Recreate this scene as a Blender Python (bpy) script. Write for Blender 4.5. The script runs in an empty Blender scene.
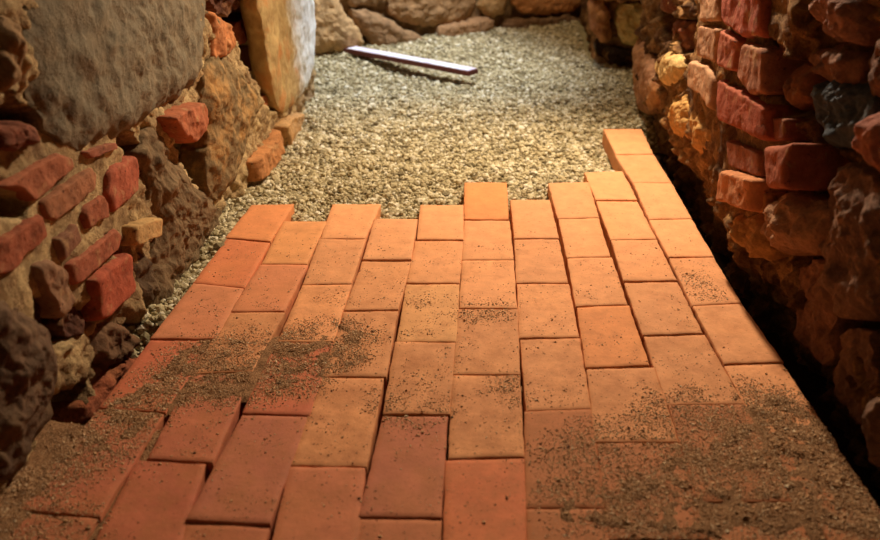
import bpy, bmesh, math, random, mathutils
import numpy as np
from mathutils import noise, bvhtree
# surveyed outlines in metres: brick footprints on the floor (x,y) and masonry outlines in their wall (y,z)
BRICKS=[[[[-0.6495,2.1419],[-0.5343,2.1553],[-0.5406,1.9022],[-0.6602,1.9264]],[[-0.6568,1.9143],[-0.5418,1.8961],[-0.5414,1.6586],[-0.6653,1.6766]],[[-0.6645,1.6668],[-0.5435,1.6488],[-0.5436,1.4358],[-0.6769,1.4288]],[[-0.6762,1.421],[-0.5455,1.4279],[-0.5622,1.1827],[-0.6844,1.1912]],[[-0.6856,1.1851],[-0.5638,1.1767],[-0.5703,0.9193],[-0.7092,0.9291]],[[-0.709,0.9226],[-0.5716,0.915],[-0.5821,0.7524],[-0.725,0.7532]]],[[[-0.5338,2.036],[-0.4165,2.0422],[-0.4216,1.7883],[-0.5296,1.7826]],[[-0.5318,1.7717],[-0.4195,1.7776],[-0.4265,1.5538],[-0.5411,1.5478]],[[-0.5409,1.5391],[-0.4246,1.5452],[-0.4378,1.3202],[-0.5528,1.3073]],[[-0.5526,1.3005],[-0.438,1.3133],[-0.4356,1.0555],[-0.5444,1.0599]],[[-0.5634,1.0513],[-0.4467,1.0474],[-0.4284,0.868],[-0.5561,0.8612]],[[-0.5565,0.8554],[-0.4294,0.8621],[-0.4133,0.706],[-0.5555,0.6986]]],[[[-0.4202,2.1614],[-0.286,2.1684],[-0.2984,1.9393],[-0.4106,1.9334]],[[-0.4136,1.921],[-0.2968,1.9271],[-0.2982,1.691],[-0.4074,1.6803]],[[-0.4077,1.6705],[-0.2968,1.6812],[-0.2979,1.4371],[-0.4097,1.4312]],[[-0.4121,1.4234],[-0.2966,1.4294],[-0.2995,1.1876],[-0.419,1.1902]],[[-0.4185,1.1814],[-0.3001,1.1818],[-0.3067,0.9185],[-0.4336,0.9202]],[[-0.4331,0.9139],[-0.3067,0.9123],[-0.3052,0.7427],[-0.4444,0.7354]]],[[[-0.2865,2.0557],[-0.1717,2.0618],[-0.1682,1.8236],[-0.2846,1.8175]],[[-0.2856,1.8064],[-0.1672,1.8126],[-0.1762,1.5758],[-0.292,1.5741]],[[-0.2937,1.5564],[-0.1776,1.5669],[-0.1746,1.3204],[-0.2941,1.3107]],[[-0.2968,1.3039],[-0.1792,1.3101],[-0.1789,1.0591],[-0.3038,1.055]],[[-0.3039,1.0475],[-0.1796,1.0516],[-0.166,0.8532],[-0.2925,0.8466]]],[[[-0.1684,2.1673],[-0.0489,2.1736],[-0.0427,1.9527],[-0.1601,1.9466]],[[-0.1639,1.9281],[-0.0422,1.9345],[-0.0453,1.7093],[-0.1651,1.703]],[[-0.1666,1.693],[-0.045,1.6994],[-0.0433,1.4544],[-0.1637,1.448]],[[-0.1667,1.4363],[-0.045,1.4427],[-0.0471,1.2039],[-0.1649,1.2006]],[[-0.1657,1.1918],[-0.0505,1.1978],[-0.0484,0.9468],[-0.1729,0.9445]],[[-0.1748,0.9359],[-0.048,0.9405],[-0.0425,0.7565],[-0.1659,0.75]]],[[[-0.0476,2.3449],[0.0766,2.3514],[0.0772,2.0817],[-0.0407,2.0755]],[[-0.0403,2.062],[0.0796,2.0683],[0.0846,1.8369],[-0.0393,1.8304]],[[-0.039,1.8194],[0.0843,1.8259],[0.085,1.594],[-0.0393,1.5919]],[[-0.0411,1.5785],[0.0869,1.5853],[0.0834,1.3374],[-0.0429,1.3308]],[[-0.0445,1.3239],[0.0832,1.3306],[0.0822,1.0929],[-0.0402,1.0814]],[[-0.0467,1.076],[0.0837,1.0879],[0.0786,0.8388],[-0.0396,0.8325]]],[[[0.0884,2.2104],[0.1978,2.2162],[0.2052,1.9658],[0.093,1.9599]],[[0.0926,1.9476],[0.2043,1.9535],[0.2083,1.7227],[0.0909,1.7165]],[[0.0929,1.7067],[0.2098,1.7128],[0.2113,1.4835],[0.0898,1.4731]],[[0.0916,1.4654],[0.2126,1.4757],[0.2095,1.2353],[0.0944,1.2262]],[[0.0904,1.217],[0.2107,1.2293],[0.2023,0.9815],[0.0826,0.9752]],[[0.0839,0.9687],[0.203,0.975],[0.1967,0.7535],[0.0788,0.7473]]],[[[0.2064,2.35],[0.3251,2.3645],[0.3255,2.1084],[0.2147,2.0957]],[[0.2165,2.0823],[0.3239,2.0947],[0.3239,1.8607],[0.2198,1.8608]],[[0.2209,1.8441],[0.3281,1.8553],[0.3315,1.6249],[0.2193,1.6145]],[[0.2225,1.6012],[0.3347,1.6161],[0.3386,1.3785],[0.216,1.3685]],[[0.2189,1.3583],[0.3473,1.372],[0.3494,1.1489],[0.208,1.1414]],[[0.2105,1.1335],[0.3512,1.1409],[0.3474,0.9186],[0.2025,0.911]]],[[[0.3248,2.4499],[0.4416,2.4649],[0.4494,2.2369],[0.3339,2.2308]],[[0.3351,2.2159],[0.4499,2.222],[0.4583,1.9791],[0.3426,1.9669]],[[0.3436,1.9548],[0.4587,1.9669],[0.4639,1.7461],[0.3429,1.7347]],[[0.3438,1.7248],[0.4666,1.7363],[0.4713,1.5091],[0.3485,1.4986]],[[0.3508,1.4869],[0.4757,1.5014],[0.4919,1.2684],[0.353,1.258]],[[0.3549,1.249],[0.4931,1.2593],[0.4986,1.0103],[0.3512,1.0025]],[[0.3529,0.996],[0.498,1.0036],[0.5039,0.7853],[0.358,0.7777]]],[[[0.4377,2.8904],[0.5705,2.8974],[0.5649,2.6398],[0.4457,2.6335]],[[0.443,2.6137],[0.5665,2.63],[0.5752,2.386],[0.4627,2.3801]],[[0.4632,2.3636],[0.575,2.3694],[0.5775,2.1148],[0.4636,2.102]],[[0.4641,2.0886],[0.5773,2.1013],[0.5817,1.8799],[0.4733,1.8685]],[[0.4736,1.8574],[0.5815,1.8687],[0.5889,1.6475],[0.4791,1.6327]],[[0.4806,1.6193],[0.5887,1.6384],[0.6065,1.4103],[0.4912,1.3971]],[[0.4905,1.3865],[0.6051,1.3996],[0.6185,1.163],[0.504,1.149]],[[0.505,1.1411],[0.618,1.1523],[0.6357,0.924],[0.5308,0.9127]]]]
MASONRY={"big_boulder":{"s":"L","X":-0.735,"o":[[1.3651,0.726],[1.3169,0.6643],[1.2945,0.6297],[1.2816,0.5606],[1.2966,0.506],[1.3344,0.4478],[1.3939,0.4237],[1.4879,0.4013],[1.5913,0.3919],[1.7431,0.3796],[1.9383,0.3681],[2.091,0.3782],[2.1663,0.4747],[2.2402,0.6063],[1.7228,0.7057]]},"small_left":{"s":"L","X":-0.735,"o":[[1.2405,0.6815],[1.2672,0.6765],[1.2775,0.6534],[1.2657,0.6282],[1.2486,0.598],[1.2155,0.5785],[1.1663,0.5888],[1.2055,0.6779]]},"ledge":{"s":"L","X":-0.735,"o":[[1.1321,0.5447],[1.2091,0.5266],[1.2791,0.4978],[1.3008,0.4699],[1.2207,0.4851],[1.1172,0.513]]},"b1":{"s":"L","X":-0.735,"o":[[1.1232,0.4556],[1.3109,0.4451],[1.3621,0.4159],[1.3581,0.3985],[1.2074,0.3941],[1.1676,0.4379]]},"b2":{"s":"L","X":-0.735,"o":[[1.2271,0.3858],[1.4236,0.3781],[1.4377,0.3609],[1.426,0.3351],[1.2539,0.3375],[1.2331,0.3542]]},"b3":{"s":"L","X":-0.735,"o":[[1.4784,0.3496],[1.6126,0.3328],[1.6244,0.2972],[1.6014,0.2584],[1.4711,0.2596],[1.4536,0.3053]]},"b4":{"s":"L","X":-0.735,"o":[[1.3589,0.3205],[1.4434,0.3136],[1.4598,0.288],[1.4454,0.2665],[1.3603,0.2775],[1.3501,0.3103]]},"b5":{"s":"L","X":-0.735,"o":[[1.0834,0.3828],[1.2201,0.3708],[1.2283,0.3286],[1.0913,0.326],[1.0559,0.3361]]},"b6":{"s":"L","X":-0.735,"o":[[1.2484,0.3098],[1.3163,0.3075],[1.3235,0.2703],[1.2445,0.2693]]},"b7":{"s":"L","X":-0.735,"o":[[1.26,0.2535],[1.4677,0.2305],[1.4869,0.2061],[1.4676,0.1861],[1.2874,0.2006],[1.2632,0.2096]]},"b8":{"s":"L","X":-0.735,"o":[[1.5089,0.2207],[1.6574,0.1734],[1.6392,0.1326],[1.4938,0.1756]]},"b9":{"s":"L","X":-0.735,"o":[[1.3258,0.1926],[1.499,0.1639],[1.4872,0.0781],[1.343,0.0931],[1.3136,0.1084]]},"b10":{"s":"L","X":-0.735,"o":[[1.1674,0.3009],[1.2141,0.2904],[1.2364,0.2598],[1.2543,0.1816],[1.2057,0.1771],[1.1904,0.1922],[1.1651,0.2743]]},"b11":{"s":"L","X":-0.735,"o":[[1.3979,0.4146],[1.5349,0.3895],[1.5428,0.3744],[1.4179,0.394]]},"b12":{"s":"L","X":-0.748,"o":[[1.1169,0.2632],[1.1739,0.2597],[1.1991,0.1927],[1.1581,0.1813],[1.1095,0.2339]]},"b13":{"s":"L","X":-0.748,"o":[[1.221,0.1593],[1.2863,0.163],[1.3163,0.1174],[1.2976,0.0955],[1.2394,0.1142]]},"b14":{"s":"L","X":-0.748,"o":[[1.1504,0.3147],[1.1781,0.3117],[1.1849,0.2537],[1.1347,0.2606],[1.1067,0.2943]]},"tall_rough":{"s":"L","X":-0.732,"o":[[1.7298,0.3678],[1.7852,0.3079],[1.8512,0.2229],[1.9591,0.1146],[2.0628,0.0286],[2.1158,-0.0277],[2.0529,-0.061],[1.8705,-0.0326],[1.7431,-0.0571],[1.6239,-0.0718],[1.5614,-0.0662],[1.5693,0.0075],[1.614,0.0801],[1.6547,0.1154],[1.6658,0.1966],[1.6619,0.2694],[1.6587,0.3278]]},"dark_low":{"s":"L","X":-0.748,"o":[[1.5443,0.1318],[1.61,0.1116],[1.6315,0.0503],[1.6137,-0.0181],[1.5774,-0.0712],[1.5276,-0.046],[1.5002,0.0088],[1.5135,0.0755]]},"corner_stone":{"s":"L","X":-0.735,"o":[[1.0244,0.3159],[1.0743,0.277],[1.1064,0.2399],[1.1718,0.1913],[1.1742,0.1413],[1.1392,0.0817],[1.0975,0.0386],[1.0366,0.0197],[0.9655,0.0186],[0.9021,0.056]]},"low_a":{"s":"L","X":-0.748,"o":[[1.3265,0.0913],[1.4019,0.0599],[1.4737,-0.0128],[1.4664,-0.0539],[1.3942,-0.0467],[1.3113,-0.0122],[1.2936,0.0485]]},"low_b":{"s":"L","X":-0.748,"o":[[1.1945,-0.0187],[1.2646,-0.0148],[1.3707,-0.0309],[1.4778,-0.0664],[1.4892,-0.1054],[1.3808,-0.0877],[1.2654,-0.0725],[1.2035,-0.0722]]},"red_stub":{"s":"L","X":-0.712,"o":[[1.7732,0.364],[1.853,0.3612],[2.0009,0.3382],[1.9958,0.2697],[1.8836,0.2652],[1.8147,0.3057]]},"yellow_boulder":{"s":"L","X":-0.715,"o":[[2.0928,0.4141],[2.2386,0.3987],[2.3724,0.3306],[2.4754,0.2502],[2.5573,0.1767],[2.4793,0.1414],[2.3385,0.1169],[2.2604,0.0633],[2.1038,0.0358],[1.9952,0.0662],[1.9881,0.1314],[2.034,0.1976],[2.0699,0.2405],[2.0391,0.309]]},"rubble_top":{"s":"L","X":-0.735,"o":[[2.1887,0.5265],[2.3346,0.4628],[2.3871,0.3962],[2.2835,0.3883],[2.1534,0.4048]]},"jamb":{"s":"L","X":-0.695,"o":[[2.5351,0.5803],[3.4125,0.4651],[3.4581,0.3038],[3.3678,0.121],[3.2779,0.0535],[3.06,0.0567],[2.8022,0.0639],[2.7124,0.1119],[2.6529,0.2165],[2.6411,0.3231],[2.6156,0.4216]]},"foot_a":{"s":"L","X":-0.705,"o":[[2.3454,0.0577],[2.5532,0.0379],[2.6861,0.0497],[2.7007,-0.0268],[2.5773,-0.0402],[2.3602,-0.0228]]},"foot_b":{"s":"L","X":-0.7,"o":[[2.7093,0.0495],[2.8639,0.0378],[3.0603,-0.0059],[2.9831,-0.0606],[2.7641,-0.0485]]},"dark_a":{"s":"L","X":-0.79,"o":[[2.5553,0.411],[2.7928,0.4134],[2.8,0.3368],[2.6481,0.3331]]},"dark_b":{"s":"L","X":-0.79,"o":[[2.7502,0.3109],[2.9227,0.3013],[2.9748,0.2119],[2.9729,0.1318],[2.8364,0.1603],[2.7581,0.2356]]},"dark_c":{"s":"L","X":-0.74,"o":[[2.6421,0.1722],[2.7721,0.1501],[2.8072,0.0906],[2.7388,0.0681],[2.6343,0.1205]]},"top_dark":{"s":"L","X":-0.76,"o":[[2.3538,0.5775],[2.702,0.5279],[2.6849,0.4576],[2.4782,0.4524],[2.309,0.5158]]},"foot_c":{"s":"L","X":-0.748,"o":[[2.2812,-0.0153],[2.4465,-0.0065],[2.4673,-0.0762],[2.3219,-0.0781]]},"corner_slab":{"s":"R","X":0.62,"o":[[3.4216,0.2446],[3.2387,0.2209],[3.0321,0.2014],[2.8905,0.1656],[2.9192,0.0934],[3.0459,0.0037],[3.2172,-0.0159],[3.3553,0.0391]]},"dark_top":{"s":"R","X":0.64,"o":[[3.1485,0.4749],[2.8065,0.5236],[2.746,0.4536],[2.885,0.4006],[3.0904,0.3877]]},"dark_mid":{"s":"R","X":0.64,"o":[[2.8978,0.3687],[2.5858,0.4462],[2.5507,0.3707],[2.7071,0.324],[2.8819,0.3188]]},"lump_a":{"s":"R","X":0.615,"o":[[2.9904,0.2113],[2.7965,0.3072],[2.5464,0.3295],[2.553,0.273],[2.7485,0.1828]]},"pale_a":{"s":"R","X":0.605,"o":[[2.437,0.5759],[2.2539,0.6019],[2.2053,0.5087],[2.383,0.4725]]},"pale_b":{"s":"R","X":0.605,"o":[[2.3783,0.4653],[2.185,0.4926],[2.1735,0.4089],[2.3626,0.3835]]},"red_top":{"s":"R","X":0.605,"o":[[2.2238,0.6182],[1.8911,0.6637],[1.8192,0.5462],[1.9542,0.5181],[2.1502,0.5166]]},"red_b":{"s":"R","X":0.605,"o":[[2.1406,0.5014],[1.9811,0.5079],[1.9695,0.434],[2.1362,0.4153]]},"red_c":{"s":"R","X":0.605,"o":[[1.9492,0.5101],[1.7871,0.528],[1.7499,0.4444],[1.8302,0.42],[1.9495,0.4296]]},"red_long":{"s":"R","X":0.605,"o":[[2.1168,0.3845],[1.7247,0.4259],[1.6781,0.3608],[2.0603,0.2948]]},"pale_end":{"s":"R","X":0.605,"o":[[2.4114,0.361],[2.2365,0.3886],[2.1523,0.3754],[2.1133,0.2971],[2.22,0.3094],[2.4149,0.2847]]},"red_under":{"s":"R","X":0.605,"o":[[1.9684,0.2728],[1.7132,0.3266],[1.685,0.2806],[1.9103,0.2245]]},"stub":{"s":"R","X":0.585,"o":[[1.6506,0.359],[1.5252,0.4122],[1.4882,0.3319],[1.6019,0.2906]]},"bright":{"s":"R","X":0.59,"o":[[1.8949,0.2198],[1.6582,0.2862],[1.6504,0.2142],[1.8863,0.1459]]},"gap_a":{"s":"R","X":0.62,"o":[[1.7443,0.3987],[1.6468,0.422],[1.6288,0.382],[1.7162,0.3526]]},"small_orange":{"s":"R","X":0.61,"o":[[1.6866,0.2434],[1.649,0.2633],[1.6324,0.2247],[1.6813,0.1988]]},"up_a":{"s":"R","X":0.65,"o":[[1.9018,0.5642],[1.7812,0.583],[1.7067,0.5779],[1.6749,0.5437],[1.7574,0.5125],[1.8602,0.5188]]},"up_b":{"s":"R","X":0.65,"o":[[1.9747,0.6248],[1.8435,0.6447],[1.8345,0.5872],[1.9646,0.5721]]},"up_c":{"s":"R","X":0.65,"o":[[1.8261,0.6473],[1.7496,0.6588],[1.7317,0.6003],[1.7934,0.5827]]},"up_d":{"s":"R","X":0.65,"o":[[1.7361,0.6647],[1.5047,0.6991],[1.4444,0.6246],[1.5383,0.591],[1.6653,0.6014]]},"up_e":{"s":"R","X":0.65,"o":[[1.6901,0.5501],[1.5742,0.5868],[1.46,0.5945],[1.4578,0.5467],[1.5408,0.5139],[1.6339,0.5125]]},"up_f":{"s":"R","X":0.65,"o":[[1.7741,0.4981],[1.6666,0.53],[1.6383,0.4638],[1.7049,0.4047]]},"blue_stone":{"s":"R","X":0.66,"o":[[1.6698,0.4673],[1.5989,0.5139],[1.5084,0.5427],[1.3967,0.5561],[1.3442,0.48],[1.4356,0.4197],[1.5672,0.4254]]},"edge_pink":{"s":"R","X":0.63,"o":[[1.3503,0.5082],[1.3025,0.5458],[1.2319,0.5512],[1.1925,0.4837],[1.2587,0.4455],[1.32,0.4568]]},"block_low":{"s":"R","X":0.64,"o":[[1.7093,0.2207],[1.5858,0.2895],[1.4343,0.3311],[1.4007,0.2579],[1.5117,0.1865],[1.5885,0.1579],[1.6715,0.1706]]},"slab_right":{"s":"R","X":0.66,"o":[[1.5013,0.3845],[1.3899,0.4177],[1.3043,0.425],[1.2285,0.3344],[1.1885,0.2273],[1.3196,0.1446],[1.4036,0.186],[1.4535,0.287]]},"low_dark_a":{"s":"R","X":0.665,"o":[[1.5622,0.1437],[1.4577,0.2182],[1.3816,0.1768],[1.3317,0.1095],[1.365,0.0091],[1.4789,0.0056],[1.5402,0.0656]]},"low_dark_b":{"s":"R","X":0.67,"o":[[1.3321,0.1203],[1.2336,0.1809],[1.1746,0.1354],[1.167,0.025],[1.2353,-0.0108],[1.3205,0.017]]},"edge_low":{"s":"R","X":0.66,"o":[[1.1522,0.0985],[1.1171,0.1438],[1.024,0.1889],[0.9656,0.0882],[1.0438,0.0184],[1.1227,0.0345]]},"up_edge":{"s":"R","X":0.65,"o":[[1.4241,0.6174],[1.3323,0.6449],[1.2851,0.5638],[1.3522,0.5481],[1.4126,0.5703]]},"tan_a":{"s":"R","X":0.62,"o":[[1.843,0.1259],[1.6842,0.2072],[1.5954,0.1772],[1.614,0.1162],[1.7436,0.0764]]},"lump_b":{"s":"R","X":0.62,"o":[[2.7517,0.1481],[2.4765,0.2504],[2.3229,0.2172],[2.3934,0.1221],[2.6025,0.0752]]},"lump_c":{"s":"R","X":0.62,"o":[[2.4106,0.2327],[2.1604,0.256],[2.0679,0.2103],[2.1787,0.1431],[2.3522,0.1421]]}}
BACK={"round":{"off":0.12,"o":[[-0.096,0.3499],[0.0682,0.3212],[0.1407,0.1783],[0.1989,0.0974],[0.2483,0.0152],[0.1248,-0.0113],[-0.0394,0.0058],[-0.1226,0.0334]]},"slab_top":{"off":0.02,"o":[[0.3961,0.3522],[0.9074,0.3214],[0.9124,0.0983],[0.7917,0.0413],[0.4993,0.0776],[0.3952,0.1607]]},"low_slab":{"off":0.06,"o":[[0.1757,0.1942],[0.3339,0.1623],[0.4523,0.0737],[0.6344,-0.004],[0.5932,-0.0515],[0.3372,-0.0456],[0.2433,0.0632]]},"low_mid":{"off":0.05,"o":[[0.6748,0.0621],[0.8655,0.0761],[1.0067,0.0797],[1.0282,0.0041],[0.8673,-0.0179],[0.6866,-0.0109]]},"mid":{"off":0.02,"o":[[0.9133,0.321],[1.1028,0.3096],[1.1064,0.0823],[1.0126,0.0585],[0.9243,0.1129]]},"right_top":{"off":0.02,"o":[[1.1216,0.3084],[1.6064,0.2792],[1.6149,0.0513],[1.3616,0.0611],[1.1444,0.0897]]},"left_top":{"off":0.02,"o":[[0.1598,0.3664],[0.3853,0.3528],[0.3794,0.1815],[0.2654,0.1809],[0.1817,0.2066]]},"low_right":{"off":0.04,"o":[[1.0704,0.0463],[1.3158,0.052],[1.6162,0.0322],[1.6228,-0.0354],[1.3205,-0.019],[1.0858,-0.019]]}}
PIER={"pier_yellow":[[0.5831,0.2555],[0.6985,0.2652],[0.7675,0.2484],[0.7876,0.079],[0.7111,0.069],[0.6314,0.0863]],"pier_brown":[[0.4684,0.2669],[0.5633,0.2677],[0.5968,0.107],[0.5579,0.0791],[0.4994,0.115]],"pier_top":[[0.4571,0.4051],[0.7539,0.4071],[0.7692,0.2783],[0.5768,0.2679],[0.467,0.2844]],"pier_foot":[[0.505,0.0742],[0.5987,0.066],[0.7315,0.0397],[0.801,0.0405],[0.8111,-0.0438],[0.5496,-0.0093]]}
GRIT=[[1.0,[[-0.691,1.203],[-0.657,1.258],[-0.602,1.413],[-0.53,1.456],[-0.433,1.45],[-0.298,1.526],[-0.215,1.473],[-0.224,1.338],[-0.329,1.253],[-0.414,1.212],[-0.505,1.207],[-0.555,1.163],[-0.575,1.074],[-0.648,0.95],[-0.738,0.881],[-0.773,0.943],[-0.697,1.054]]],[1.12,[[0.554,1.306],[0.605,1.293],[0.643,1.197],[0.673,1.101],[0.677,0.936],[0.335,0.908],[0.132,0.927],[0.094,1.011],[0.206,1.053],[0.352,1.136],[0.467,1.255]]],[0.6,[[0.092,1.059],[0.095,1.122],[0.223,1.198],[0.43,1.332],[0.559,1.323],[0.473,1.211],[0.273,1.068]]],[0.8,[[-0.043,1.578],[0.076,1.585],[0.082,1.55],[-0.016,1.537]]],[0.55,[[-0.196,1.273],[-0.066,1.258],[-0.062,1.171],[-0.169,1.177]]],[0.5,[[0.027,1.328],[0.104,1.315],[0.1,1.226],[0.054,1.224]]],[0.22,[[-0.677,1.417],[-0.548,1.639],[-0.226,1.656],[0.095,1.626],[0.082,1.25],[-0.128,1.124],[-0.532,1.026]]],[0.22,[[0.085,1.314],[0.633,1.377],[0.633,0.934],[0.071,0.904]]],[0.12,[[-0.624,1.046],[0.082,1.25],[0.07,0.866],[-0.591,0.831]]],[0.1,[[-0.71,1.899],[0.572,1.967],[0.526,1.273],[-0.601,1.214]]],[0.7,[[-0.705,1.093],[-0.688,1.173],[-0.654,1.137],[-0.663,1.019],[-0.689,0.905],[-0.757,0.86],[-0.804,0.942],[-0.74,0.972]]],[0.6,[[-0.742,0.945],[-0.574,0.928],[-0.541,0.833],[-0.735,0.823]]],[0.35,[[0.461,1.792],[0.539,1.77],[0.568,1.651],[0.498,1.638]]],[0.3,[[-0.17,1.683],[-0.054,1.689],[-0.05,1.574],[-0.16,1.568]]]]
HOLES_L=[[[1.201,0.572],[1.292,0.511],[1.298,0.495],[1.168,0.533]],[[1.147,0.445],[1.193,0.398],[1.182,0.389],[1.114,0.418]],[[1.557,0.384],[1.613,0.381],[1.676,0.322],[1.655,0.288],[1.622,0.291],[1.599,0.338]],[[1.877,0.262],[2.071,0.234],[2.08,0.153],[2.02,0.076],[1.957,0.126],[1.897,0.206]],[[1.098,0.063],[1.242,0.009],[1.194,-0.048],[1.064,0.005]],[[2.225,0.571],[2.803,0.482],[2.754,0.363],[2.768,0.193],[2.786,0.09],[2.658,0.127],[2.552,0.249],[2.428,0.341],[2.411,0.403],[2.207,0.528]],[[2.137,-0.003],[2.286,-0.05],[2.171,-0.065],[2.098,-0.048]],[[1.461,0.008],[1.548,-0.058],[1.483,-0.069],[1.444,-0.031]],[[1.426,0.224],[1.526,0.153],[1.525,0.125],[1.502,0.123]],[[1.159,0.24],[1.213,0.169],[1.284,0.148],[1.316,0.103],[1.195,0.128],[1.152,0.195]]]
HOLES_R=[[[1.844,0.537],[1.729,0.537],[1.735,0.515],[1.805,0.507]],[[1.794,0.501],[1.678,0.525],[1.63,0.486],[1.772,0.443]],[[1.751,0.453],[1.651,0.48],[1.624,0.435],[1.738,0.409]],[[1.621,0.432],[1.539,0.484],[1.452,0.443],[1.587,0.394]],[[1.583,0.38],[1.498,0.38],[1.473,0.32],[1.552,0.308]],[[1.547,0.309],[1.451,0.363],[1.375,0.363],[1.531,0.311]],[[2.804,0.393],[2.469,0.462],[2.444,0.382],[2.695,0.326]],[[3.088,0.381],[2.967,0.429],[2.804,0.393],[2.908,0.286]],[[1.582,0.15],[1.437,0.243],[1.312,0.132],[1.272,0.006],[1.101,0.052],[1.144,-0.015],[1.384,-0.028]],[[1.396,0.173],[1.172,0.237],[1.107,0.127],[1.319,0.128]],[[1.404,0.442],[1.35,0.407],[1.282,0.425],[1.31,0.474]]]
rng = np.random.default_rng(7)
random.seed(7)
C = bpy.context.scene.collection
V = mathutils.Vector

# ------------------------------------------------------------------ helpers
def lin(c):
    return tuple((v/255/12.92 if v/255 <= .04045 else ((v/255+.055)/1.055)**2.4) for v in c)

def mesh_np(name, verts, faces, nside, mat, smooth=True):
    me = bpy.data.meshes.new(name)
    verts = np.asarray(verts, np.float32); faces = np.asarray(faces, np.int32)
    me.vertices.add(len(verts)); me.vertices.foreach_set('co', verts.ravel())
    nf = len(faces)
    me.loops.add(nf*nside); me.loops.foreach_set('vertex_index', faces.ravel())
    me.polygons.add(nf)
    me.polygons.foreach_set('loop_start', np.arange(nf, dtype=np.int32)*nside)
    me.polygons.foreach_set('loop_total', np.full(nf, nside, np.int32))
    me.polygons.foreach_set('use_smooth', np.full(nf, smooth))
    me.update(calc_edges=True); me.validate()
    me.materials.append(mat)
    o = bpy.data.objects.new(name, me); C.objects.link(o)
    return o

def tag(o, label=None, cat=None, group=None, kind=None):
    if label: o['label'] = label
    if cat: o['category'] = cat
    if group: o['group'] = group
    if kind: o['kind'] = kind
    return o

def recenter(o, p):
    p = V(p)
    o.data.transform(mathutils.Matrix.Translation(-p)); o.location = p

fr = mathutils.noise.fractal
def nz(p, f, o=4): return fr(V((p[0]*f, p[1]*f, p[2]*f)), 1.0, 2.1, o, noise_basis='PERLIN_ORIGINAL')

def inside(P, poly):
    x, y = P[:, 0], P[:, 1]; r = np.zeros(len(P), bool); n = len(poly)
    for i in range(n):
        x1, y1 = poly[i]; x2, y2 = poly[(i+1) % n]
        c = ((y1 > y) != (y2 > y)) & (x < (x2-x1)*(y-y1)/((y2-y1) if y2 != y1 else 1e-9)+x1)
        r ^= c
    return r

def sdist(P, poly):   # positive inside
    d = np.full(len(P), 1e9); n = len(poly)
    for i in range(n):
        a = np.array(poly[i]); b = np.array(poly[(i+1) % n]); ab = b-a
        t = np.clip(((P-a)@ab)/max(ab@ab, 1e-12), 0, 1)
        d = np.minimum(d, np.linalg.norm(P-(a+t[:, None]*ab), axis=1))
    return np.where(inside(P, poly), d, -d)

# ------------------------------------------------------------------ materials
class MatB:
    def __init__(s, name, rough=.85, spec=.3):
        s.m = bpy.data.materials.new(name); s.m.use_nodes = True
        s.nt = s.m.node_tree; s.b = s.nt.nodes['Principled BSDF']
        s.b.inputs['Roughness'].default_value = rough
        s.b.inputs['Specular IOR Level'].default_value = spec
        s.tc = s.nt.nodes.new('ShaderNodeNewGeometry')
    def n(s, t, **k):
        x = s.nt.nodes.new(t)
        for a, v in k.items(): setattr(x, a, v)
        return x
    def l(s, a, b): s.nt.links.new(a, b)
    def noise(s, scale, detail=5, rough=.6, vec=None, dist=0):
        x = s.n('ShaderNodeTexNoise'); x.inputs['Scale'].default_value = scale
        x.inputs['Detail'].default_value = detail; x.inputs['Roughness'].default_value = rough
        x.inputs['Distortion'].default_value = dist
        s.l(vec or s.tc.outputs['Position'], x.inputs['Vector']); return x.outputs['Fac']
    def ramp(s, fac, stops):
        x = s.n('ShaderNodeValToRGB'); e = x.color_ramp.elements
        while len(e) < len(stops): e.new(.5)
        for q, (p, c) in zip(e, stops):
            q.position = p; q.color = (*c, 1) if len(c) == 3 else c
        s.l(fac, x.inputs['Fac']); return x.outputs['Color']
    def mix(s, fac, a, b, mode='MIX'):
        x = s.n('ShaderNodeMix', data_type='RGBA', blend_type=mode)
        for sock, v in ((x.inputs[0], fac), (x.inputs[6], a), (x.inputs[7], b)):
            if hasattr(v, 'is_linked'): s.l(v, sock)
            elif isinstance(v, (int, float)): sock.default_value = v
            else: sock.default_value = (*v, 1)
        return x.outputs[2]
    def math(s, op, a, b):
        x = s.n('ShaderNodeMath', operation=op)
        for sock, v in ((x.inputs[0], a), (x.inputs[1], b)):
            if hasattr(v, 'is_linked'): s.l(v, sock)
            else: sock.default_value = v
        return x.outputs[0]
    def bump(s, pairs, dist=.003, strength=.6):
        h = None
        for f, w in pairs:
            t = s.math('MULTIPLY', f, w); h = t if h is None else s.math('ADD', h, t)
        x = s.n('ShaderNodeBump'); x.inputs['Distance'].default_value = dist; x.inputs['Strength'].default_value = strength
        s.l(h, x.inputs['Height']); s.l(x.outputs[0], s.b.inputs['Normal'])
    def out(s, c): s.l(c, s.b.inputs['Base Color']); return s.m

G3 = lambda v: (v, v, v)
def mat_paver():
    s = MatB('fired_clay_paver', .8, .3); oi = s.n('ShaderNodeObjectInfo')
    fine = s.noise(260, 4, .7); med = s.noise(24, 5, .6); big = s.noise(7, 3, .5)
    c = s.mix(1.0, oi.outputs['Color'], s.ramp(med, [(.25, G3(.84)), (.75, G3(1.12))]), 'MULTIPLY')
    c = s.mix(s.ramp(big, [(.45, G3(0)), (.75, G3(.2))]), c, lin((222, 150, 84)))
    sp = s.ramp(s.noise(150, 2, .5), [(.27, G3(1)), (.33, G3(0))])
    c = s.mix(s.math('MULTIPLY', sp, .7), c, lin((92, 48, 30)))
    d = s.ramp(s.math('ADD', s.math('MULTIPLY', s.noise(18, 6, .7), .8), s.math('MULTIPLY', oi.outputs['Alpha'], .35)), [(.46, G3(0)), (.72, G3(.75))])
    c = s.mix(d, c, s.mix(fine, lin((146, 88, 54)), lin((192, 124, 76))))
    s.bump([(fine, .35), (s.noise(90, 4, .6), .6), (med, .5)], .0022, .55)
    return s.out(c)
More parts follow.
